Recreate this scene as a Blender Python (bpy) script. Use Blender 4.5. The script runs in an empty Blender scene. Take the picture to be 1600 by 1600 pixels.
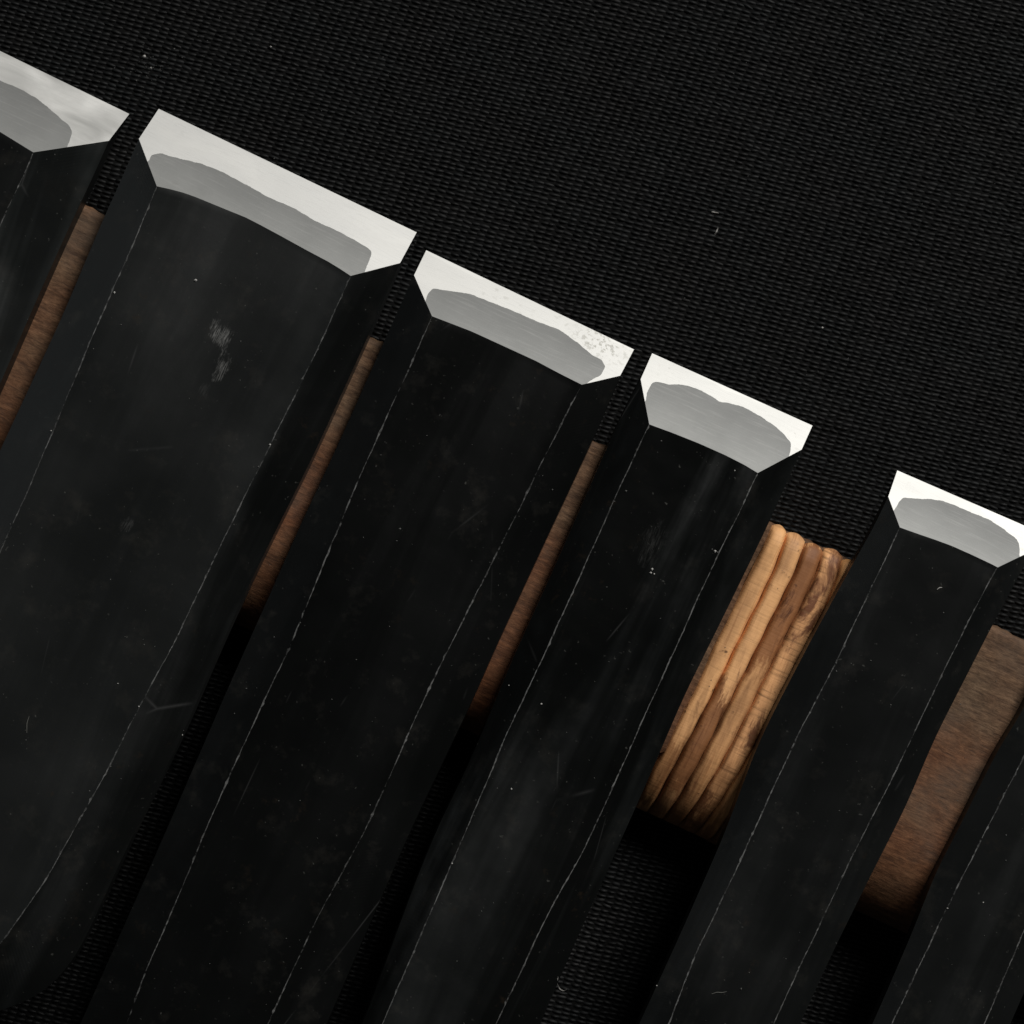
import bpy, math, random
import numpy as np
from mathutils import Vector, Matrix

random.seed(7); rng = np.random.default_rng(7)
S = 1e-4                      # one unit of the layout (0.1 mm) in metres
ZREF = 230.0                  # height of the blade tops above the cloth, in 0.1 mm
ZCAM = ZREF + 4000.0          # the phone is held 40 cm above the tools
ZBAR = 170.0                  # height of the wooden rest

# ------------------------------------------------------------------ camera, world, light
sc = bpy.context.scene
COL = sc.collection
cd = bpy.data.cameras.new('camera'); cam = bpy.data.objects.new('camera', cd); COL.objects.link(cam)
cam.location = (0, 0, ZCAM*S)
cd.angle = 2*math.atan(800/4000); cd.clip_start = 0.01; cd.clip_end = 20
cd.dof.use_dof = True; cd.dof.focus_distance = 4005*S; cd.dof.aperture_fstop = cd.lens/2.4   # a 2.4 mm phone aperture
sc.camera = cam

w = bpy.data.worlds.new('World'); sc.world = w; w.use_nodes = True
w.node_tree.nodes['Background'].inputs[0].default_value = (0.90, 0.97, 1.0, 1)
w.node_tree.nodes['Background'].inputs[1].default_value = 0.035

def area(name, azim, elev, dist, sx, sy, power, col):
    """azim: degrees clockwise from the top of the picture; elev above the table"""
    a, e = math.radians(azim), math.radians(elev)
    d = Vector((math.sin(a)*math.cos(e), math.cos(a)*math.cos(e), math.sin(e)))
    l = bpy.data.lights.new(name, 'AREA'); l.shape = 'RECTANGLE'; l.size = sx; l.size_y = sy
    l.energy = power; l.color = col
    o = bpy.data.objects.new(name, l); COL.objects.link(o)
    o.location = d*dist; o.rotation_euler = d.to_track_quat('Z', 'Y').to_euler()
    return o
area('window_light', 43, 42, 1.6, 0.70, 0.6, 26.0, (1.0, 0.98, 0.945))
area('left_fill_light', -66, 36, 1.5, 0.6, 0.6, 0.5, (0.90, 0.97, 1.0))  # weak fill lamp, added to lift the left bevels
sc.view_settings.view_transform = 'Standard'; sc.view_settings.look = 'None'
sc.view_settings.exposure = 0; sc.view_settings.gamma = 1

# ------------------------------------------------------------------ layout helpers
def at(px, py, z=ZREF):
    """layout point (0.1 mm grid measured on the blade-top plane) at height z -> metres"""
    k = (ZCAM - z)/(ZCAM - ZREF)
    return Vector(((px-800)*k*S, (800-py)*k*S, z*S))

def on_plane(px, py, p0, n):
    c = Vector((0, 0, ZCAM*S)); d = at(px, py, ZREF) - c
    t = (p0-c).dot(n)/d.dot(n)
    return c + d*t

def tag(o, label=None, cat=None, group=None, kind=None):
    if label: o['label'] = label
    if cat: o['category'] = cat
    if group: o['group'] = group
    if kind: o['kind'] = kind
    return o

def mesh_obj(name, verts, faces, mats, parent=None, midx=None, smooth=None):
    me = bpy.data.meshes.new(name)
    me.from_pydata([tuple(v) for v in verts], [], faces)
    for m in (mats if isinstance(mats, (list, tuple)) else [mats]): me.materials.append(m)
    if midx: me.polygons.foreach_set('material_index', midx)
    if smooth is not None:
        me.polygons.foreach_set('use_smooth', smooth if isinstance(smooth, list) else [smooth]*len(faces))
    me.update()
    o = bpy.data.objects.new(name, me); COL.objects.link(o)
    if parent: o.parent = parent
    return o

def empty(name, mw):
    o = bpy.data.objects.new(name, None); COL.objects.link(o)
    o.empty_display_size = 0.01; o.matrix_world = mw
    return o

def resample(pts, n):
    pts = [Vector(p) for p in pts]
    L = [0]
    for a, b in zip(pts, pts[1:]): L.append(L[-1] + (b-a).length)
    out = []; j = 0
    for i in range(n):
        s = L[-1]*i/(n-1)
        while j < len(L)-2 and L[j+1] < s: j += 1
        t = (s-L[j])/max(1e-9, L[j+1]-L[j])
        out.append(pts[j].lerp(pts[j+1], min(1, max(0, t))))
    return out

def relax(p, it):
    for _ in range(it): p = [p[0]] + [(p[i-1]+2*p[i]+p[i+1])/4 for i in range(1, len(p)-1)] + [p[-1]]
    return p

# ------------------------------------------------------------------ materials
class M:
    def __init__(self, name):
        self.m = bpy.data.materials.new(name); self.m.use_nodes = True
        self.t = self.m.node_tree; self.b = self.t.nodes['Principled BSDF']
        self.tc = self.t.nodes.new('ShaderNodeTexCoord')
    def n(self, kind, **kw):
        x = self.t.nodes.new(kind)
        for k, v in kw.items(): setattr(x, k, v)
        return x
    def l(self, a, b): self.t.links.new(a, b)
    def mapping(self, scale=(1, 1, 1), rot=0, loc=(0, 0, 0), vec=None):
        x = self.n('ShaderNodeMapping'); x.inputs['Scale'].default_value = scale
        x.inputs['Rotation'].default_value = (0, 0, rot); x.inputs['Location'].default_value = loc
        self.l(vec or self.tc.outputs['Object'], x.inputs[0]); return x.outputs[0]
    def noise(self, vec, scale, detail=4, rough=0.55, dist=0):
        x = self.n('ShaderNodeTexNoise'); x.inputs['Scale'].default_value = scale
        x.inputs['Detail'].default_value = detail; x.inputs['Roughness'].default_value = rough
        x.inputs['Distortion'].default_value = dist
        self.l(vec, x.inputs['Vector']); return x.outputs[0]
    def ramp(self, fac, stops, interp='LINEAR'):
        x = self.n('ShaderNodeValToRGB'); cr = x.color_ramp; cr.interpolation = interp
        while len(cr.elements) < len(stops): cr.elements.new(0.5)
        for e, (p, c) in zip(cr.elements, stops):
            e.position = p; e.color = (c, c, c, 1) if isinstance(c, (int, float)) else (*c, 1)
        self.l(fac, x.inputs[0]); return x.outputs[0]
    def math(self, op, a, b=None, clamp=False):
        x = self.n('ShaderNodeMath', operation=op, use_clamp=clamp)
        for i, v in enumerate((a, b)):
            if v is None: continue
            if isinstance(v, (int, float)): x.inputs[i].default_value = v
            else: self.l(v, x.inputs[i])
        return x.outputs[0]
    def mix(self, fac, a, b, blend='MIX'):
        x = self.n('ShaderNodeMix', data_type='RGBA', blend_type=blend)
        for s, v in ((x.inputs[0], fac), (x.inputs[6], a), (x.inputs[7], b)):
            if isinstance(v, (int, float)): s.default_value = v if s == x.inputs[0] else (v, v, v, 1)
            elif isinstance(v, tuple): s.default_value = (*v, 1)
            else: self.l(v, s)
        return x.outputs[2]
    def bump(self, h, strength, dist, prev=None):
        x = self.n('ShaderNodeBump'); x.inputs['Strength'].default_value = strength
        x.inputs['Distance'].default_value = dist; self.l(h, x.inputs['Height'])
        if prev: self.l(prev, x.inputs['Normal'])
        return x.outputs[0]
    def set(self, **kw):
        for k, v in kw.items():
            s = self.b.inputs[k.replace('_', ' ')]
            if isinstance(v, (int, float)): s.default_value = v
            elif isinstance(v, tuple): s.default_value = (*v, 1) if s.type == 'RGBA' else v
            else: self.l(v, s)
        return self

def black_iron(name, seed, scuffs=(), tone=1.0, wave=1.0, worn=None):
    """forge-blackened iron; scuffs = patches in the chisel's own coordinates (x, y, rx, ry, strength)"""
    m = M(name); off = (seed*0.37, seed*0.21, seed*0.11)
    v = m.mapping(loc=off)
    big = m.noise(v, 42, 3, 0.5)
    fine = m.noise(v, 900, 3, 0.6)
    streak = m.noise(m.mapping((900, 60, 0), loc=off), 1, 3, 0.6)
    mid = m.noise(v, 190, 4, 0.65)
    c = m.mix(m.ramp(big, [(0.35, 0.0), (0.7, 1.0)]), (0.0035*tone, 0.0040*tone, 0.0039*tone), (0.0070*tone, 0.0076*tone, 0.0075*tone))
    c = m.mix(m.ramp(mid, [(0.56, 0.0), (0.78, 0.45)]), c, (0.028, 0.026, 0.022))
    # long oily bands left by the draw filing
    band = m.ramp(m.noise(m.mapping((95, 9, 0), loc=(off[0]+3, off[1], 0)), 1, 4, 0.6, 0.6), [(0.40, 0.0), (0.58, 1.0)])
    c = m.mix(m.math('MULTIPLY', band, min(1.0, 0.35*wave)), c, (0.0022, 0.0024, 0.0023))
    rust = m.math('MULTIPLY', m.ramp(m.noise(v, 330, 5, 0.7), [(0.60, 0.0), (0.72, 1.0)]), m.ramp(big, [(0.5, 0.0), (0.62, 0.5)]))
    c = m.mix(rust, c, (0.020, 0.014, 0.009))
    # pale specks where the scale has chipped
    sp = m.noise(v, 1500, 2, 0.5)
    spm = m.math('MULTIPLY', m.ramp(sp, [(0.70, 0.0), (0.78, 1.0)]), m.ramp(mid, [(0.42, 0.0), (0.60, 0.8)]))
    c = m.mix(spm, c, (0.06, 0.06, 0.055))
    # faint hairline scratches
    wv = m.n('ShaderNodeTexVoronoi', feature='DISTANCE_TO_EDGE'); wv.inputs['Scale'].default_value = 55
    m.l(m.mapping((1, 0.35, 1), 0.3, off), wv.inputs['Vector'])
    scr = m.math('MULTIPLY', m.ramp(wv.outputs['Distance'], [(0.0, 1.0), (0.006, 0.0)]), m.ramp(m.noise(v, 70, 2), [(0.58, 0.0), (0.68, 0.5)]))
    c = m.mix(scr, c, (0.05, 0.05, 0.05))
    for sx, sy, rx, ry, st in scuffs:
        p = m.mapping((1/rx, 1/ry, 0), loc=(-sx/rx, -sy/ry, 0))
        ln = m.n('ShaderNodeVectorMath', operation='LENGTH'); m.l(p, ln.inputs[0])
        wob = m.noise(m.mapping((1.4, 0.7, 1), loc=off), 620, 4, 0.7)
        d = m.math('ADD', ln.outputs['Value'], m.math('MULTIPLY', m.math('SUBTRACT', wob, 0.5), 2.8))
        k = m.ramp(d, [(0.2, 1.0), (1.1, 0.0)])
        hatch = m.ramp(m.noise(m.mapping((5200, 520, 1), 0.12), 1, 3, 0.7), [(0.42, 0.0), (0.62, 1.0)])
        k = m.math('MULTIPLY', m.math('MULTIPLY', k, hatch), st)
        c = m.mix(k, c, (0.15, 0.15, 0.145))
    nb = m.bump(fine, 0.30, 0.00003)
    nb = m.bump(streak, 0.25, 0.00002, nb)
    nb = m.bump(big, 0.5*wave, 0.0012, nb)
    m.set(Base_Color=c, Roughness=m.math('ADD', m.ramp(big, [(0.3, 0.36), (0.75, 0.46)]), m.math('MULTIPLY', band, -0.05*wave)), Metallic=0.0, Normal=nb)
    sp0 = min(0.5, 0.27*tone)
    m.l(m.ramp(m.math('ADD', m.math('MULTIPLY', band, -0.6), m.math('MULTIPLY', mid, 0.8), True), [(0.0, sp0*(1-0.30*wave)), (0.7, sp0*1.25)]), m.b.inputs['Specular IOR Level'])
    if worn is not None:
        # bare steel showing along a rubbed arris, broken up along its length
        a = m.noise(m.mapping((1, 1, 1), loc=off), 120, 4, 0.75)
        b2 = m.noise(m.mapping((1, 1, 1), loc=off), 1400, 2, 0.6)
        k = m.ramp(m.math('ADD', m.math('MULTIPLY', a, 0.55), m.math('MULTIPLY', b2, 0.45)), [(worn-0.07, 0.0), (worn+0.03, 0.28), (worn+0.14, 1.0)])
        m.l(m.mix(k, c, (0.24, 0.24, 0.235)), m.b.inputs['Base Color'])
        m.set(Roughness=0.5, Metallic=m.math('MULTIPLY', k, 0.5))
    return m.m

def hard_steel(name, seed, spots, cloud_gain, pit, blotch):
    m = M(name); off = (seed*0.53, seed*0.31, 0)
    v = m.mapping(loc=off)
    cl = m.noise(m.mapping((1, 2.6, 1), 0.12, off), 85, 3, 0.5, 0.4)
    c = m.mix(m.ramp(cl, [(0.36, 1.0-blotch), (0.66, 1.0)]), (0.43-cloud_gain, 0.43-cloud_gain, 0.418-cloud_gain), tuple(x-(cloud_gain if cloud_gain < 0 else -0.10 if cloud_gain > 0.08 else 0) for x in (0.48, 0.478, 0.46)))  # cloudy polish contrast, plus per-chisel brightness painted in to offset uneven lamp light
    sp = m.noise(v, 1050, 2, 0.5)
    reg = m.noise(v, 110, 2, 0.5)
    k = m.math('MULTIPLY', m.ramp(sp, [(0.60, 0.0), (0.72, 1.0)]), m.ramp(reg, [(0.48, 0.0), (0.64, spots)]))
    if pit:
        sx, sy, rx, ry = pit
        ln = m.n('ShaderNodeVectorMath', operation='LENGTH'); m.l(m.mapping((1/rx, 1/ry, 0), loc=(-sx/rx, -sy/ry, 0)), ln.inputs[0])
        k2 = m.math('MULTIPLY', m.ramp(m.noise(v, 1500, 3, 0.6), [(0.53, 0.0), (0.60, 1.0)]), m.ramp(ln.outputs['Value'], [(0.3, 0.75), (1.1, 0.0)]))
        k = m.math('ADD', k, k2, True)
    c = m.mix(k, c, (0.23, 0.225, 0.20))
    gr = m.noise(m.mapping((300, 6000, 0), 0.05, off), 1, 3, 0.6)
    c = m.mix(m.ramp(gr, [(0.50, 0.0), (0.75, 0.22)]), c, tuple(0.62*x for x in (0.43, 0.43, 0.418)))
    sep = m.n('ShaderNodeSeparateXYZ'); m.l(m.tc.outputs['Object'], sep.inputs[0])
    hz = m.math('ADD', sep.outputs[1], m.math('MULTIPLY', m.math('SUBTRACT', cl, 0.5), 0.0035))
    c = m.mix(m.ramp(m.math('MULTIPLY', hz, -1000), [(0.10, 0.6), (0.16, 0.0)]), c, (0.52, 0.52, 0.50))   # micro-polished last strip at the edge
    c = m.mix(m.ramp(m.math('MULTIPLY', hz, -100), [(0.26, 0.0), (0.30, 0.22), (0.42, 0.22), (0.50, 0.0)]), c, (0.50, 0.497, 0.48))
    m.set(Base_Color=c, Metallic=0.55, Roughness=0.5, Normal=m.bump(gr, 0.12, 0.00001))
    return m.m

def soft_iron(name, seed, heel):
    m = M(name); off = (seed*0.43, seed*0.77, 0)
    v = m.mapping(loc=off)
    cl = m.noise(v, 120, 4, 0.6)
    fine = m.noise(v, 1600, 2, 0.6)
    c = m.mix(m.ramp(cl, [(0.3, 0.0), (0.7, 1.0)]), (0.132, 0.134, 0.131), (0.170, 0.172, 0.168))
    c = m.mix(m.ramp(m.noise(v, 700, 2), [(0.66, 0.0), (0.78, 0.35)]), c, (0.13, 0.13, 0.125))
    # the soft iron is hazed darkest along the weld and rubbed lighter towards the heel
    sep = m.n('ShaderNodeSeparateXYZ'); m.l(m.tc.outputs['Object'], sep.inputs[0])
    hy = m.math('MULTIPLY', m.math('ADD', sep.outputs[1], m.math('MULTIPLY', m.math('SUBTRACT', cl, 0.5), 0.004)), -1.0/heel)
    c = m.mix(m.ramp(hy, [(0.35, 0.0), (1.02, 1.0)]), c, m.mix(1.0, c, (1.45, 1.45, 1.44), 'MULTIPLY'))
    rub = m.noise(m.mapping((160, 3200, 0), 0.06, off), 1, 3, 0.6)
    c = m.mix(m.ramp(rub, [(0.52, 0.0), (0.75, 0.25)]), c, (0.34, 0.34, 0.33))
    m.set(Base_Color=c, Metallic=0.55, Roughness=0.58, Normal=m.bump(fine, 0.2, 0.00002))
    return m.m

def bar_wood():
    m = M('weathered_brown_wood')
    v = m.mapping()
    grain = m.math('ADD', m.math('MULTIPLY', m.noise(m.mapping((150, 800, 200)), 1, 6, 0.75, 0.8), 0.6), m.math('MULTIPLY', m.noise(m.mapping((800, 1900, 300)), 1, 4, 0.7), 0.4))
    big = m.noise(m.mapping((1, 1.2, 1)), 48, 4, 0.6)
    tick = m.noise(m.mapping((210, 1500, 300)), 1, 4, 0.75)
    c = m.ramp(grain, [(0.34, (0.034, 0.019, 0.010)), (0.49, (0.098, 0.060, 0.034)), (0.65, (0.190, 0.122, 0.072))])
    sep = m.n('ShaderNodeSeparateXYZ'); m.l(m.tc.outputs['Object'], sep.inputs[0])
    ty = m.math('ADD', m.math('MULTIPLY', sep.outputs[1], -20), m.math('SUBTRACT', big, 0.5))
    c = m.mix(m.ramp(ty, [(0.15, 0.0), (0.75, 1.0)]), c, m.mix(1.0, c, (1.02, 0.80, 0.68), 'MULTIPLY'))   # redder wood towards the handles
    c = m.mix(m.ramp(big, [(0.35, 0.0), (0.65, 0.75)]), c, m.mix(1.0, c, (1.10, 0.80, 0.66), 'MULTIPLY'))
    c = m.mix(m.ramp(m.noise(v, 75, 4, 0.6), [(0.52, 0.0), (0.75, 0.6)]), c, (0.095, 0.071, 0.052))
    c = m.mix(m.ramp(tick, [(0.30, 0.75), (0.46, 0.0)]), c, (0.040, 0.020, 0.012))
    h = m.math('ADD', m.math('MULTIPLY', grain, 0.6), m.math('MULTIPLY', tick, 0.4))
    m.set(Base_Color=c, Roughness=0.72, Normal=m.bump(h, 0.9, 0.00022))
    m.b.inputs['Specular IOR Level'].default_value = 0.25
    return m.m

def ridge_wood(name, seed, light, dark, patch, stripe, zone):
    m = M(name); off = (seed*0.17, seed*0.29, 0)
    v = m.mapping(loc=off)
    ALONG = math.radians(0)
    lo = m.noise(m.mapping((330, 55, 200), ALONG, off), 1, 4, 0.6, 0.4)
    cross = m.noise(m.mapping((110, 1900, 300), 0, off), 1, 3, 0.6)
    pat = m.noise(m.mapping((1.4, 0.55, 1), 0, off), 210, 5, 0.68, 0.5)
    mx = tuple((a+b)/2 for a, b in zip(light, dark))
    c = m.mix(m.ramp(lo, [(0.34, 1.0), (0.60, 0.0)]), light, mx)
    c = m.mix(m.ramp(pat, [(patch-0.04, 0.0), (patch+0.07, 1.0)]), c, dark)
    c = m.mix(m.math('MULTIPLY', m.ramp(cross, [(0.30, 1.0), (0.48, 0.0)]), stripe), c, tuple(x*0.45 for x in mx))
    # brown stain creeping in from the handle-side end
    sep = m.n('ShaderNodeSeparateXYZ'); m.l(m.tc.outputs['Object'], sep.inputs[0])
    t0, t1, zc, zk = zone                                # a stretch of the ridge cut through darker wood
    zn = m.math('ADD', m.math('MULTIPLY', sep.outputs[1], -20), m.math('MULTIPLY', m.math('SUBTRACT', m.noise(m.mapping((500, 120, 1), 0, off), 1, 5, 0.7), 0.5), 0.5))
    c = m.mix(m.ramp(zn, [(t0-0.03, 0.0), (t0+0.01, zk), (t1, zk), (t1+0.06, 0.0)]), c, m.mix(1.0, c, zc, 'MULTIPLY'))
    thin = m.noise(m.mapping((1500, 60, 1), 0, off), 1, 3, 0.6, 0.5)
    c = m.mix(m.ramp(thin, [(0.56, 0.0), (0.66, 0.45)]), c, m.mix(1.0, c, (0.45, 0.33, 0.26), 'MULTIPLY'))
    st = m.math('ADD', m.math('MULTIPLY', sep.outputs[1], -20), m.math('MULTIPLY', m.math('SUBTRACT', m.noise(m.mapping((420, 60, 1), 0, off), 1, 4, 0.65), 0.5), 1.5))
    c = m.mix(m.ramp(st, [(0.62, 0.0), (1.05, 0.85)]), c, (0.15, 0.060, 0.022))
    vo = m.noise(v, 520, 2, 0.5)
    c = m.mix(m.ramp(vo, [(0.70, 0.0), (0.75, 0.8)]), c, (0.06, 0.022, 0.012))
    h = m.math('ADD', m.math('MULTIPLY', cross, 0.5), pat)
    m.set(Base_Color=c, Roughness=0.6, Normal=m.bump(h, 0.5, 0.00018))
    m.b.inputs['Specular IOR Level'].default_value = 0.3
    return m.m

def cloth_mats():
    m = M('black_woven_nylon')
    g = m.n('ShaderNodeNewGeometry')
    isl = m.ramp(g.outputs['Random Per Island'], [(0.0, 0.65), (1.0, 1.2)])
    tint = m.ramp(m.noise(m.mapping(), 90, 3, 0.6), [(0.30, (0.0050, 0.0047, 0.0046)), (0.65, (0.0042, 0.0051, 0.0054))])
    c = m.mix(1.0, tint, isl, 'MULTIPLY')
    m.set(Base_Color=c, Roughness=m.ramp(g.outputs['Random Per Island'], [(0, 0.52), (1, 0.64)]), Normal=m.bump(m.noise(m.mapping((1500, 9000, 3000), 0.35), 1, 2), 0.2, 0.00003))
    m.b.inputs['Specular IOR Level'].default_value = 0.19
    b = M('black_cloth_ground'); b.set(Base_Color=(0.002, 0.002, 0.002), Roughness=0.9)
    b.b.inputs['Specular IOR Level'].default_value = 0.15
    return m.m, b.m

# ------------------------------------------------------------------ the cloth
thread_mat, ground_mat = cloth_mats()
R = 3800
cloth = mesh_obj('cloth', [(-R*S, -R*S, -0.6*S), (R*S, -R*S, -0.6*S), (R*S, R*S, -0.6*S), (-R*S, R*S, -0.6*S)], [(0, 1, 2, 3)], ground_mat)
tag(cloth, kind='structure')

def build_threads():
    a = np.array([14.4, -3.3]); b = np.array([-3.1, -7.55])   # y upwards
    ang = math.atan2(-4.6, 14.0)
    E = 1330.0
    ii, jj = np.meshgrid(np.arange(-135, 136), np.arange(-235, 236), indexing='ij')
    P = ii[..., None]*a + jj[..., None]*b
    P = P.reshape(-1, 2)
    P = P[(np.abs(P[:, 0]) < E) & (np.abs(P[:, 1]) < E)]
    n = len(P)
    # slow wander of the rows, as in real cloth
    P = P + np.stack([3.0*np.sin(P[:, 1]/170+1)+2*np.sin(P[:, 0]/260), 2.2*np.sin(P[:, 0]/140)+1.6*np.sin(P[:, 1]/90+2)], 1)
    P = P + rng.normal(0, 1.0, (n, 1))*a/np.linalg.norm(a) + rng.normal(0, 0.45, (n, 1))*b/np.linalg.norm(b)
    L = 8.6*rng.uniform(0.86, 1.12, n); W = 3.0*rng.uniform(0.88, 1.12, n); H = 3.9*rng.uniform(0.7, 1.2, n)
    A = ang + rng.normal(0, 0.07, n)
    # one thread float: 5 stations x 5 across, low dome
    us = np.array([-1, -0.62, 0, 0.62, 1.0]); vs = np.array([-1, -0.55, 0, 0.55, 1.0])
    U, V = np.meshgrid(us, vs, indexing='ij'); U = U.ravel(); V = V.ravel()
    wid = np.sqrt(np.clip(1-U**2*0.86, 0, 1)); hz = np.sqrt(np.clip(1-V**2*0.97, 0, 1))*(1-0.92*U**2)
    X = L[:, None]*U; Y = W[:, None]*(V*wid); Z = H[:, None]*hz - 0.9
    Y = Y + 0.9*U*np.abs(U)                        # slight S twist
    c, s = np.cos(A)[:, None], np.sin(A)[:, None]
    co = np.stack([(P[:, :1] + c*X - s*Y)*S, (P[:, 1:] + s*X + c*Y)*S, Z*S], -1).reshape(-1, 3)
    q = []
    for i in range(4):
        for j in range(4):
            k = i*5+j; q.append((k, k+5, k+6, k+1))
    q = np.array(q)
    F = (q[None] + 25*np.arange(n)[:, None, None]).reshape(-1, 4)
    me = bpy.data.meshes.new('woven_threads')
    me.vertices.add(len(co)); me.vertices.foreach_set('co', co.ravel())
    me.loops.add(F.size); me.loops.foreach_set('vertex_index', F.ravel().astype(np.int32))
    me.polygons.add(len(F)); me.polygons.foreach_set('loop_start', np.arange(0, F.size, 4, dtype=np.int32))
    me.polygons.foreach_set('use_smooth', np.ones(len(F), dtype=bool))
    me.materials.append(thread_mat); me.update(calc_edges=True)
    o = bpy.data.objects.new('woven_threads', me); COL.objects.link(o); o.parent = cloth
    tag(o, kind='stuff')
build_threads()

# ------------------------------------------------------------------ the wooden rest
def bar_line(x): return 328 + 0.4624*(x-150)
BA = math.atan(0.4624)
u_dir = Vector((math.cos(BA), -math.sin(BA), 0))      # along the rest
v_dir = Vector((-math.sin(BA), -math.cos(BA), 0))     # across it, towards the handles
P0 = at(150, 328, ZBAR); P0.z = 0
WID = 512.0                                            # width of the rest
rest_mw = Matrix.Translation(P0 + u_dir*0.075 - Vector((0, 0, 0)))
rest_mw = rest_mw @ Matrix.Rotation(-BA, 4, 'Z')
rest = empty('wooden_rest', rest_mw)
tag(rest, 'brown wooden bar under the row of chisels, with one stretch of pale carved grooves', 'tool rest')
rest_inv = rest_mw.inverted()

def prof(t):
    """height of the rest across its width, t from the tip side (0) to the handle side (WID)"""
    z = ZBAR - 1.0
    if t < 10: z -= 10 - math.sqrt(max(0, 100-(10-t)**2))
    r = 160
    if t > WID-r:
        q = (t-(WID-r))/r
        z -= 120*(1-math.sqrt(max(0, 1-q*q)))
    return z

RIDGE_LINES = [  # grooves between the pale ridges
 [(1210, 817), (1187, 871), (1145, 948), (1109, 1025), (1066, 1116), (1031, 1182), (1010, 1222), (995, 1262)],
 [(1232.8, 829), (1224, 864), (1199.5, 916.5), (1168, 976), (1140, 1032), (1115.5, 1084.5), (1085, 1142), (1050, 1206), (1020, 1277)],
 [(1262, 842), (1259, 871), (1238, 906), (1217, 944.5), (1189, 1004), (1154, 1072), (1137, 1106), (1108, 1167), (1074, 1230), (1044, 1289)],
 [(1291, 856), (1280, 895.5), (1252, 951.5), (1224, 1004), (1196, 1060), (1171.5, 1113), (1140, 1174), (1104, 1238), (1068, 1302)],
 [(1321, 870), (1308, 913), (1280, 976), (1245, 1049.5), (1210, 1112.5), (1182, 1165), (1150, 1219), (1094, 1316)],
 [(1348, 882), (1336, 930), (1300, 1000), (1268, 1064), (1236, 1130), (1208, 1180), (1170, 1240), (1118, 1324)],
]
def uv_of(px, py, z=ZBAR):
    p = at(px, py, z) - P0
    return p.dot(u_dir)/S, p.dot(v_dir)/S
def poly_u(line):
    pts = [uv_of(*p) for p in line]
    return pts
LUV = [[(p.x, p.y) for p in relax(resample([Vector((*q, 0)) for q in poly_u(l)], 30), 12)] for l in RIDGE_LINES]
def interp_u(pts, t):
    if t <= pts[0][1]: a, b = pts[0], pts[1]
    elif t >= pts[-1][1]: a, b = pts[-2], pts[-1]
    else:
        for a, b in zip(pts, pts[1:]):
            if a[1] <= t <= b[1]: break
    return a[0] + (b[0]-a[0])*(t-a[1])/(b[1]-a[1])

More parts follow.
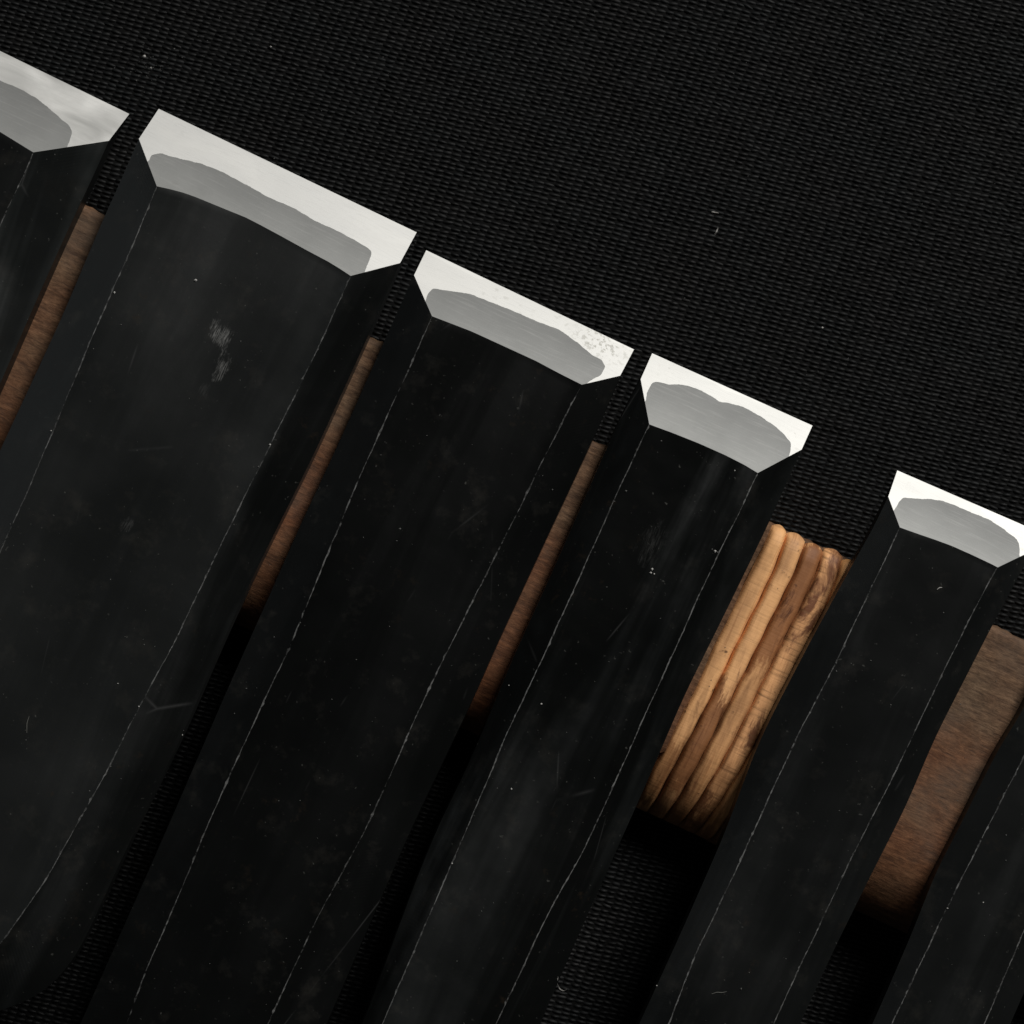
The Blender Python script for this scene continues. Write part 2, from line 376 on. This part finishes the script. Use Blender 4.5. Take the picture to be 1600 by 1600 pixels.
def build_rest():
    wood = bar_wood()
    U0, U1 = -620.0, 2150.0
    us = list(np.linspace(U0, U1, 300)); ts = [0, 1.5, 4, 8, 12, 20] + list(np.linspace(34, WID-160, 36)) + [WID-160+160*math.sin(math.pi/2*k/16) for k in range(1, 17)]
    nv = len(ts)
    verts, faces = [], []
    # the wood is sampled at u; the recess for the carving is cut between the first and last groove lines
    for i, u in enumerate(us):
        for t in ts:
            z = prof(t)
            lo = interp_u(LUV[0], t); hi = interp_u(LUV[5], t)
            if lo+1 < u < hi: z -= 24
            else:
                z += 0.7*math.sin(u*0.021+t*0.013) + rng.normal(0, 0.25)
            uu = u + (2.0*math.sin(t*0.05) if 0 < i < len(us)-1 else 0)
            tt = t + (1.3*math.sin(u*0.11)+1.0*math.sin(u*0.31) if t == 0 else 0)
            p = P0 + u_dir*(uu*S) + v_dir*(tt*S); p.z = max(z, 3)*S
            verts.append(rest_inv @ p)
    for i in range(len(us)-1):
        for j in range(nv-1):
            k = i*nv+j; faces.append((k, k+1, k+nv+1, k+nv))
    nt = len(verts)
    for i, u in enumerate(us):                        # lower edges
        for t in (0, WID):
            p = P0 + u_dir*(u*S) + v_dir*(t*S); p.z = 1*S; verts.append(rest_inv @ p)
    for i in range(len(us)-1):
        a, b = nt+2*i, nt+2*i+2
        faces.append((i*nv, (i+1)*nv, b, a)); faces.append((i*nv+nv-1, a+1, b+1, (i+1)*nv+nv-1))
    faces.append(tuple(range(nv)) + (nt+1, nt)); e = (len(us)-1)*nv
    faces.append(tuple(reversed(range(e, e+nv))) + (nt+2*(len(us)-1), nt+2*(len(us)-1)+1))
    mesh_obj('block', verts, faces, wood, rest, smooth=[True]*((len(us)-1)*(nv-1)) + [False]*(len(faces)-(len(us)-1)*(nv-1)))
    specs = [((0.80, 0.43, 0.185), (0.24, 0.11, 0.05), 0.66, 0.30, (0.80, 1.20, (0.40, 0.30, 0.24), 0.6)),
             ((0.78, 0.42, 0.185), (0.17, 0.07, 0.036), 0.62, 0.25, (0.56, 0.86, (0.33, 0.24, 0.20), 0.9)),
             ((0.62, 0.32, 0.135), (0.15, 0.06, 0.028), 0.60, 0.20, (-0.20, 0.42, (0.50, 0.40, 0.36), 0.95)),
             ((0.76, 0.39, 0.17), (0.17, 0.065, 0.028), 0.54, 0.80, (0.96, 1.20, (0.35, 0.25, 0.20), 0.8)),
             ((0.74, 0.37, 0.14), (0.27, 0.12, 0.05), 0.68, 0.20, (1.3, 1.5, (0.8, 0.7, 0.6), 0.0))]
    labels = ['pale outer ridge beside the dark strip', 'pale ridge with a brown patch low down', 'darker brown middle ridge', 'pale ridge with dark mottled cross stripes', 'narrow honey-coloured ridge against the chisel']
    for k in range(5):
        mt = ridge_wood('carved_wood_%d' % k, k+1.3, *specs[k])
        A, B = LUV[k], LUV[k+1]
        N, W = 90, 14
        verts, faces = [], []
        bulge = [3, 2, -1, 4, 0][k]
        tstart = -bulge
        for i in range(N):
            t = tstart + (WID-3-tstart)*(i/(N-1))**1.0
            ua, ub = interp_u(A, t), interp_u(B, t)
            wob = 0.5*math.sin(t*0.11+k)
            for j in range(W+1):
                v = j/W
                arch = (1-abs(2*v-1)**6)*(0.86+0.14*math.sin(v*2.2+k))
                endr = min(1, math.sqrt(max(0, (i+0.15)/5)))
                dt = 7*(abs(2*v-1)**2)*(1-min(1, i/7))       # rounded nose at the tip side
                z = prof(min(max(t+dt, 0), WID-0.1)) - 19 + 16.0*arch*endr + rng.normal(0, 0.2)
                z = min(z, ZBAR-2)
                u = ua + (ub-ua)*v + wob*(1 if 0 < k or j > 0 else 0)
                p = P0 + u_dir*(u*S) + v_dir*((t+dt)*S); p.z = z*S
                verts.append(rest_inv @ p)
        for i in range(N-1):
            for j in range(W):
                q = i*(W+1)+j; faces.append((q, q+W+1, q+W+2, q+1))
        top = len(faces)
        n0 = len(verts)                                # the end face on the tip side, down to the cloth
        for j in range(W+1):
            p = verts[j].copy(); p.z = 2*S; verts.append(p)
        for j in range(W): faces.append((j, j+1, n0+j+1, n0+j))
        o = mesh_obj('ridge', verts, faces, mt, rest, smooth=[True]*top+[False]*(len(faces)-top))
        o['label'] = labels[k]
build_rest()

# ------------------------------------------------------------------ the chisels
def chisel(idx, label, tip, arc, grey, outL, ridL, ridR, outR, mats, end=(0, 0), dipk=0.45, neck_w=70):
    """tip = A,B,C,D,E,F corners of the ground bevel; the four long lines run from the bevel to the shoulder"""
    A, B, C, D, E, F = tip
    zb = ZBAR + 0.4
    a3, b3 = at(*A, zb+3), at(*B, zb+3)
    ed = (b3-a3).normalized()
    # choose the heel height so the bevel is ground at about 28 degrees
    mid = Vector(((E[0]+D[0])/2, (E[1]+D[1])/2))
    dist = abs((B[0]-A[0])*(mid.y-A[1]) - (B[1]-A[1])*(mid.x-A[0]))/math.hypot(B[0]-A[0], B[1]-A[1])
    th = dist*0.545
    zt = zb + 3 + th
    e3 = (at(*E, zt)+at(*D, zt))/2
    n = ed.cross(e3-a3).normalized()
    if n.z < 0: n = -n
    P = lambda q: on_plane(q[0], q[1], a3, n)
    ctr = (a3+b3)/2
    endp = (Vector(outL[-1])+Vector(outR[-1]))/2
    back = (ctr - at(endp.x, endp.y, zb)); back.z = 0; back.normalize()
    ang = math.atan2(back.y, back.x) - math.pi/2
    mw = Matrix.Translation((ctr.x, ctr.y, zb*S)) @ Matrix.Rotation(ang, 4, 'Z')
    root = empty('chisel', mw); inv = mw.inverted()
    tag(root, label, 'chisel', 'black bevel-edged chisels laid side by side')
    NS, NV = 240, 17
    zF, zC = P(F).z/S, P(C).z/S
    rl = resample([at(*p, zt) for p in ridL], NS); rr = resample([at(*p, zt) for p in ridR], NS)
    ol = resample([at(*p, zF) for p in outL], NS); orr = resample([at(*p, zC) for p in outR], NS)
    rl[0] = P(E); rr[0] = P(D); ol[0] = P(F); orr[0] = P(C)
    rl, rr, ol, orr = [relax(x, 60) for x in (rl, rr, ol, orr)]
    arcp = resample([P(q) for q in arc], NV)
    arcp[0] = P(E); arcp[-1] = P(D)
    ztw = zt*S
    verts, rows = [], []
    r1 = random.Random(idx*13)
    for i in range(NS):
        L, Rr, oL, oR = rl[i].copy(), rr[i].copy(), ol[i].copy(), orr[i].copy()
        wx = (oR-oL); wx.z = 0; wx.normalize()
        f = i/(NS-1)
        fade = math.exp(-f*9)
        wi, wo = (0.3*S, 0.3*S) if i == 0 else [max(0.25, 0.75 + 0.35*math.sin(i*0.31+idx+q) + r1.uniform(-0.45, 0.5) + (r1.uniform(0.5, 1.6) if r1.random() < 0.06 else 0))*S for q in (0, 2)]
        row = []
        bl = a3.copy() if i == 0 else Vector((oL.x, oL.y, zb*S)) - wx*1.5*S
        br = b3.copy() if i == 0 else Vector((oR.x, oR.y, zb*S)) + wx*1.5*S
        row.append(bl); row.append(oL)
        # wear facet on the left arris
        row.append(L + (oL-L).normalized()*wo if i else L)
        for j in range(NV):
            v = j/(NV-1)
            base = (L + wx*wi).lerp(Rr - wx*wo, v) if i else L.lerp(Rr, v)
            if i == 0: p = arcp[j].copy()
            else:
                dz = (ztw - arcp[j].z)
                k = fade*(1-dipk) + dipk
                sh = arcp[j] - rl[0].lerp(rr[0], v); sh.z = 0
                p = base + sh*max(0, 1-f*6)
                p.z = base.z - max(0, dz)*k
            row.append(p)
        row.append(Rr + (oR-Rr).normalized()*wi if i else Rr)
        row.append(oR); row.append(br)
        rows.append(row)
    nc = len(rows[0]); faces, mi, sm = [], [], []
    for row in rows: verts += [inv @ p for p in row]
    for i in range(NS-1):
        for j in range(nc):
            j2 = (j+1) % nc
            faces.append((i*nc+j, i*nc+j2, (i+1)*nc+j2, (i+1)*nc+j))
            wear = j in (2, nc-4)
            mi.append(1 if wear else 2 if j == nc-3 else 0); sm.append(3 <= j <= nc-5)
    faces.append(tuple(range((NS-1)*nc, NS*nc))); mi.append(0); sm.append(False)
    faces = [tuple(reversed(f)) for f in faces]
    blade = mesh_obj('blade', verts, faces, [mats['black'], mats['worn'], mats['facet']], root, mi, sm)
    # the two steels of the ground bevel meet along the wavy forge-weld line
    g = [Vector(q) for q in grey]
    fine = []
    for a_, b_ in zip(g, g[1:]):
        n_ = max(1, int((b_-a_).length/2.2))
        for q in range(n_): fine.append(a_.lerp(b_, q/n_))
    fine.append(g[-1])
    # smooth, then roughen slightly
    for _ in range(2):
        fine = [fine[0]] + [(fine[q-1]+fine[q]*2+fine[q+1])/4 for q in range(1, len(fine)-1)] + [fine[-1]]
    ph = r1.uniform(0, 6)
    fine = [p + Vector((r1.uniform(-.25, .25), r1.uniform(-.25, .25)+0.25*math.sin(q*0.7+ph))) if 0 < q < len(fine)-1 else p for q, p in enumerate(fine)]
    def on_seg(p, a_, b_):
        a_, b_ = Vector(a_), Vector(b_); d = b_-a_
        return a_ + d*max(0.02, min(0.98, (p-a_).dot(d)/d.dot(d)))
    fine[0] = on_seg(fine[0], F, E); fine[-1] = on_seg(fine[-1], C, D)
    lift = n*(0.00002)
    def poly(pts):
        vs = [inv @ p for p in pts]
        if ((vs[1]-vs[0]).cross(vs[2]-vs[1])).length == 0: pass
        return vs
    hs = [a3, P(F)] + [P(q) for q in fine] + [P(C), b3]
    mesh_obj('hard_steel_edge', poly(hs), [tuple(range(len(hs)))], mats['hard'], root)
    heel = list(reversed(arcp))
    si = [P(q) for q in reversed(fine)] + [P(E)] + arcp[1:-1] + [P(D)]
    mesh_obj('soft_iron_bevel', poly(si), [tuple(range(len(si)))], mats['soft'], root)
    # shoulder and neck
    lastL, lastR = rows[-1][1], rows[-1][-2]
    c0 = (lastL+lastR)/2; c0.z = (zb+th*0.5)*S
    halfw = (lastR-lastL).length/2
    ax = (lastR-lastL); ax.z = 0; ax.normalize(); dn = -back
    ring = []; vv, ff = [], []
    stations = [(-2, halfw*0.97/S, th*0.46), (18, halfw*0.80/S, th*0.46), (40, halfw*0.55/S+8, th*0.48), (70, neck_w*0.62, th*0.55), (110, neck_w*0.5, th*0.62), (420, neck_w*0.44, th*0.62), (440, neck_w*0.44, th*0.62)]
    for d, hw, hh in stations:
        for q in range(16):
            aa = 2*math.pi*q/16; cx, cz = math.cos(aa), math.sin(aa)
            cx = math.copysign(abs(cx)**0.7, cx); cz = math.copysign(abs(cz)**0.7, cz)
            p = c0 + dn*(d*S) + ax*(hw*S*cx) + Vector((0, 0, hh*S*cz)); vv.append(inv @ p)
    for k in range(len(stations)-1):
        for q in range(16):
            q2 = (q+1) % 16; ff.append((k*16+q, k*16+q2, (k+1)*16+q2, (k+1)*16+q))
    ff.append(tuple(range(16))); ff.append(tuple(reversed(range(16*(len(stations)-1), 16*len(stations)))))
    mesh_obj('neck', vv, ff, mats['black'], root, smooth=True)
    return root, mw

def mats_for(i, scuffs=(), tone=1.0, wave=1.0, spots=0.6, cloud_gain=0.03, worn=0.5, facet=None, pit=None, blotch=0.35):
    b0 = black_iron('black_iron_%d' % i, i*3.1, scuffs, tone, wave)
    return dict(facet=black_iron('filed_facet_%d' % i, i*4.1, (), facet, 2.0) if facet else b0, black=b0, worn=black_iron('rubbed_arris_%d' % i, i*3.1, (), tone, wave, worn=worn),
                hard=hard_steel('hard_steel_%d' % i, i*1.7, spots, cloud_gain, pit, blotch), soft=soft_iron('soft_iron_%d' % i, i*2.3, {1: .0125, 2: .0108, 3: .0104, 4: .0098, 5: .0081}.get(i, .008)))

chisel(1, 'widest black chisel at the left end, only its right side in the picture',
  [(-262, -48), (202, 178), (170, 220), (52, 238), (-262, 76), (-292, 0)],
  [(-262, 76), (-170, 112), (-90, 150), (0, 206), (52, 238)],
  [(-275, 50), (-262, 30), (-240, 26), (-160, 48), (-60, 92), (0, 126), (30, 138), (58, 154), (80, 172), (98, 188), (108, 196), (113, 206), (110, 217), (105, 229)],
  [(-292, 0), (-330, 90), (-880, 1400)], [(-262, 76), (-780, 1380)],
  [(52, 238), (46, 258), (24, 300), (0, 352), (-180, 730), (-520, 1480)],
  [(170, 220), (152, 262), (100, 372), (50, 485), (0, 600), (-150, 930), (-410, 1520)],
  mats_for(1, tone=1.2, spots=0.0, cloud_gain=0.10, worn=0.44, facet=4.0, blotch=1.0))

M2SC = [(0.0026, -0.0278, 0.0020, 0.0021, 1.0), (0.0052, -0.0324, 0.0012, 0.0026, 1.0), (0.0042, -0.0370, 0.0010, 0.0012, 0.10), (0.0027, -0.0610, 0.0010, 0.0014, 0.25)]
c2 = chisel(2, 'wide black chisel second from the left, pale scuff on its flat, shoulder rounding off',
  [(248, 170), (651, 363), (625, 411), (548, 431), (245, 291), (217, 217)],
  [(245, 290), (294, 303), (350, 326), (387, 341), (434, 366), (481, 392), (519, 412), (548, 431)],
  [(232, 252), (237, 242), (250, 239), (269, 245), (312, 255), (344, 267), (372, 282), (391, 292), (419, 308), (459, 325), (494, 346), (522, 358), (556, 376), (580, 391), (581, 397), (573, 416), (570, 426)],
  [(217, 217), (190, 280), (164, 336), (95, 500), (0, 704), (-120, 960), (-330, 1410), (-345, 1460), (-310, 1510)],
  [(245, 291), (213, 370), (155, 500), (80, 680), (40, 775), (0, 862), (-130, 1140), (-215, 1330), (-215, 1430)],
  [(548, 431), (498, 542), (420, 700), (370, 800), (310, 925), (275, 1000), (244, 1056), (217, 1105), (161, 1217), (109, 1307), (75, 1371), (37, 1424), (7, 1468), (-50, 1530)],
  [(625, 411), (573, 530), (488, 715), (397, 897), (349, 1000), (285, 1148), (210, 1300), (161, 1405), (130, 1475), (105, 1515), (71, 1551), (30, 1571), (-5, 1580), (-60, 1600)],
  mats_for(2, scuffs=M2SC, tone=1.75, wave=0.55, worn=0.48, facet=1.25, blotch=0.7, spots=0.15, cloud_gain=-0.05))

chisel(3, 'black chisel third from the left, grey flecks near the right corner of its bright edge',
  [(666, 391), (990.6, 546), (969, 587), (909, 601), (675, 494), (647, 430)],
  [(675, 494), (737.5, 518), (787.5, 541), (837.5, 564), (875, 584), (909, 601)],
  [(664, 472), (669, 458), (676.5, 450.6), (703, 454.7), (734, 459), (759, 469), (800, 485), (837.5, 501.5), (875, 515.6), (903, 536), (925, 554.7), (940.6, 562.5), (946, 573), (939, 586), (917, 598)],
  [(647, 430), (622, 485), (596, 543), (525, 702), (465, 830), (424, 924), (365, 1055), (250, 1320), (130, 1590), (40, 1790)],
  [(675, 494), (655, 541), (607, 645), (555, 761), (506, 879), (456, 1004), (412, 1096), (375, 1176), (326, 1285), (285, 1386), (259, 1446), (221, 1532), (200, 1596), (120, 1790)],
  [(909, 601), (844, 727), (812, 795), (762, 892), (730, 956), (708, 1000), (665, 1086), (612, 1206), (575, 1289), (537, 1360), (500, 1424), (430, 1575), (330, 1790)],
  [(969, 587), (925, 690), (850, 850), (776, 1008), (740, 1090), (640, 1300), (510, 1600), (430, 1790)],
  mats_for(3, tone=0.6, worn=0.47, spots=0.3, cloud_gain=0.0, pit=(0.0131, -0.0020, 0.0062, 0.0034)))

chisel(4, 'narrower black chisel fourth from the left, beside the pale grooved wood',
  [(1019, 552), (1269.5, 665), (1252.5, 702.5), (1184, 739), (1014.5, 663), (1001, 592.5)],
  [(1014.5, 663), (1050, 676), (1095, 694), (1135, 712), (1162.5, 726), (1184, 739)],
  [(1009, 627.5), (1011, 612.5), (1019, 598), (1027.5, 596), (1042.5, 600.5), (1067.5, 601), (1090, 607.5), (1110, 618), (1125, 628), (1140, 630), (1162.5, 636), (1187.5, 650), (1212.5, 667), (1227.5, 681), (1236, 692.5), (1235, 705), (1232.5, 713)],
  [(1001, 592.5), (975, 642), (948, 700), (865, 889), (794, 1045), (770, 1105), (725, 1210), (687, 1285), (650, 1375), (567, 1600), (480, 1790)],
  [(1014.5, 663), (970, 757), (940, 825), (874, 971), (860, 1000), (831, 1065), (789, 1150), (775, 1188), (706, 1349), (654, 1469), (599, 1596), (515, 1790)],
  [(1184, 739), (1167, 776), (1150, 812), (1129, 852), (1084, 948), (1062, 1000), (1032, 1064), (1007, 1119), (965, 1214), (912, 1330), (856, 1427), (811, 1525), (777, 1596), (685, 1790)],
  [(1252.5, 702.5), (1200, 820), (1137, 950), (1070, 1085), (1014, 1215), (985, 1280), (920, 1425), (848, 1590), (765, 1790)],
  mats_for(4, scuffs=[(-0.002, -0.028, 0.002, 0.004, 0.12)], tone=1.5, wave=2.4, worn=0.44, spots=0.5, cloud_gain=0.02))

chisel(5, 'black chisel fifth from the left, just right of the pale grooved wood',
  [(1402, 735), (1630, 834), (1614, 860), (1559, 886.5), (1406, 824), (1388, 776)],
  [(1406, 824), (1431, 833), (1463, 844), (1487.5, 853), (1521, 868), (1559, 886)],
  [(1397, 798), (1405, 783.5), (1412.5, 777), (1429, 779), (1456, 780), (1472.5, 782.5), (1493, 790), (1516, 800), (1544, 811), (1566, 825), (1589, 842.5), (1593, 852), (1593, 869)],
  [(1388, 776), (1362, 830), (1331, 884), (1270, 995), (1210, 1110), (1182, 1168), (1131, 1305), (1066, 1453), (1000, 1597), (910, 1790)],
  [(1406, 824), (1382, 876), (1369, 903), (1347, 948), (1301, 1046), (1252, 1137), (1206, 1236), (1147, 1366), (1081, 1503), (1047, 1597), (955, 1790)],
  [(1559, 886.5), (1549, 902), (1525, 948), (1475, 1047.5), (1397.5, 1210), (1332.5, 1336), (1300, 1405), (1234, 1544), (1212, 1594), (1120, 1790)],
  [(1614, 860), (1585, 912), (1550, 978), (1462.6, 1149), (1414, 1263), (1357, 1375), (1300, 1490), (1250, 1600), (1165, 1790)],
  mats_for(5, tone=1.1, worn=0.47, spots=0.3, cloud_gain=0.075))

chisel(6, 'narrow black chisel at the right end, its tip outside the picture',
  [(1692, 878), (1870, 958), (1855, 990), (1810, 1008), (1702, 958), (1680, 918)],
  [(1702, 958), (1755, 978), (1810, 1008)],
  [(1692, 938), (1700, 925), (1720, 922), (1770, 940), (1815, 962), (1842, 984), (1838, 994)],
  [(1680, 918), (1640, 1015), (1600, 1108), (1560, 1170), (1495, 1300), (1462.6, 1362), (1422, 1465), (1365, 1596), (1275, 1790)],
  [(1702, 958), (1600, 1182), (1544, 1291), (1479, 1419.5), (1395.5, 1596), (1300, 1790)],
  [(1810, 1008), (1700, 1240), (1600, 1454), (1540, 1596), (1460, 1790)],
  [(1855, 990), (1750, 1215), (1650, 1440), (1580, 1596), (1500, 1790)],
  mats_for(6, tone=1.2, worn=0.47))

# ------------------------------------------------------------------ dust and lint
bpy.context.view_layer.update()
dg = bpy.context.evaluated_depsgraph_get()
def drop(px, py):
    """where something lying at this layout point touches down (point, normal)"""
    o = Vector((0, 0, ZCAM*S)); d = (at(px, py) - o).normalized()
    ok, loc, nor, _, ob, _ = sc.ray_cast(dg, o, d)
    return loc, nor

dm = M('pale_dust'); dm.set(Base_Color=(0.42, 0.41, 0.39), Roughness=0.9)
dk = M('grey_dust'); dk.set(Base_Color=(0.10, 0.10, 0.095), Roughness=0.9)
def build_dust():
    pts = [(306, 438, 3.2, 0), (179, 457, 2.8, 0), (80, 673, 2.4, 0), (422, 695, 2.4, 0), (217, 1104, 2.0, 0), (184, 1068, 1.6, 0), (285, 1148, 2.6, 0), (423, 73, 2.4, 0), (272, 76, 2, 1),
           (226, 88, 3.2, 0), (236, 106, 2.2, 0), (1285, 512, 2.2, 0), (799, 1233, 2.4, 0), (846, 1100, 2.2, 0), (1019, 889, 2.4, 0), (1017, 895, 2.4, 0), (1022, 897, 1.8, 0), (978, 767, 2.2, 1),
           (706, 1349, 2.0, 0), (1158, 1545, 2.4, 1), (1026, 1540, 2.2, 0), (1480, 1419, 2.0, 0), (1536, 1410, 1.6, 0), (863, 765, 2.0, 1), (620, 845, 1.8, 1), (795, 1071, 1.4, 0), (1148, 735, 1.6, 0), (625, 826, 2, 1), (1117, 861, 2.6, 0), (1121, 863, 1.8, 1), (1113, 858, 1.7, 1)]
    r = random.Random(5)
    for _ in range(260): pts.append((r.uniform(0, 1600), r.uniform(0, 1600), r.uniform(0.6, 1.5), 1))
    for _ in range(60): pts.append((r.gauss(235, 22), r.gauss(105, 16), r.uniform(0.5, 1.2), 1))
    verts, faces, mi = [], [], []
    for px, py, s, k in pts:
        loc, nor = drop(px, py)
        if loc is None: continue
        if loc.z > ZREF*S*0.72 and abs(nor.z) < 0.93 and k == 1: continue
        b = len(verts)
        for v in ((1, 0, 0), (0, 1, 0), (-1, 0, 0), (0, -1, 0), (0, 0, 1), (0, 0, -1)):
            verts.append(loc + Vector(v)*s*S*r.uniform(0.45, 1.1) + Vector((0, 0, s*S*0.3)))
        for f in ((0, 1, 4), (1, 2, 4), (2, 3, 4), (3, 0, 4), (1, 0, 5), (2, 1, 5), (3, 2, 5), (0, 3, 5)):
            faces.append(tuple(b+q for q in f)); mi.append(k)
    o = mesh_obj('dust_specks', verts, faces, [dm.m, dk.m], None, mi, False)
    tag(o, 'tiny pale dust specks scattered over the cloth and the chisels', 'dust', kind='stuff')
build_dust()

lm = M('pale_lint'); lm.set(Base_Color=(0.33, 0.32, 0.30), Roughness=0.85)
def lint(pts, rad, label, group=None, mat=None):
    P_ = []
    for px, py in resample([Vector((*p, 0)) for p in pts], 14) and [(q.x, q.y) for q in resample([Vector((*p, 0)) for p in pts], 14)]:
        loc, _ = drop(px, py); P_.append(loc + Vector((0, 0, rad*S*1.3)))
    for _ in range(2): P_ = [P_[0]] + [(P_[i-1]+2*P_[i]+P_[i+1])/4 for i in range(1, len(P_)-1)] + [P_[-1]]
    o0 = P_[len(P_)//2].copy()
    verts, faces = [], []
    for i, p in enumerate(P_):
        t = (P_[min(i+1, len(P_)-1)] - P_[max(i-1, 0)]).normalized()
        a = t.cross(Vector((0, 0, 1))).normalized(); b = t.cross(a)
        rr = rad*S*(0.45+0.55*math.sin(math.pi*(i+0.5)/len(P_)))
        for q in range(6):
            an = math.pi*2*q/6; verts.append(p - o0 + a*math.cos(an)*rr + b*math.sin(an)*rr)
    for i in range(len(P_)-1):
        for q in range(6):
            q2 = (q+1) % 6; faces.append((i*6+q, i*6+q2, i*6+6+q2, i*6+6+q))
    faces.append(tuple(range(6))); faces.append(tuple(reversed(range(len(verts)-6, len(verts)))))
    o = mesh_obj('lint_fibre', verts, faces, mat or lm.m, None, smooth=True); o.location = o0
    tag(o, label, 'lint', group)
G = 'lint fibres on the cloth and chisels'
lint([(1112, 331), (1117, 332), (1123, 333)], 0.9, 'short white lint fibre lying flat on the open cloth, upper of the pair', G)
lint([(1122, 355), (1120, 361), (1117, 366)], 0.9, 'short upright lint fibre on the open cloth, lower of the pair', G)
lint([(872, 1526), (870, 1536), (873, 1544), (880, 1549), (885, 1546)], 0.8, 'curled pale lint fibre on the cloth beside the fourth chisel', G)
lint([(1464, 921), (1468, 918), (1472, 918)], 0.8, 'tiny white lint fibre on the flat of the fifth chisel', G)
lk = M('grey_lint'); lk.set(Base_Color=(0.10, 0.10, 0.09), Roughness=0.9)
lint([(1112, 1553), (1120, 1550), (1128, 1551), (1136, 1549)], 0.6, 'thin wavy grey lint fibre low on the fifth chisel', G, lk.m)
lint([(46, 1118), (42, 1130), (42, 1145)], 0.6, 'thin straight grey lint fibre on the flat of the wide second chisel', G, lk.m)
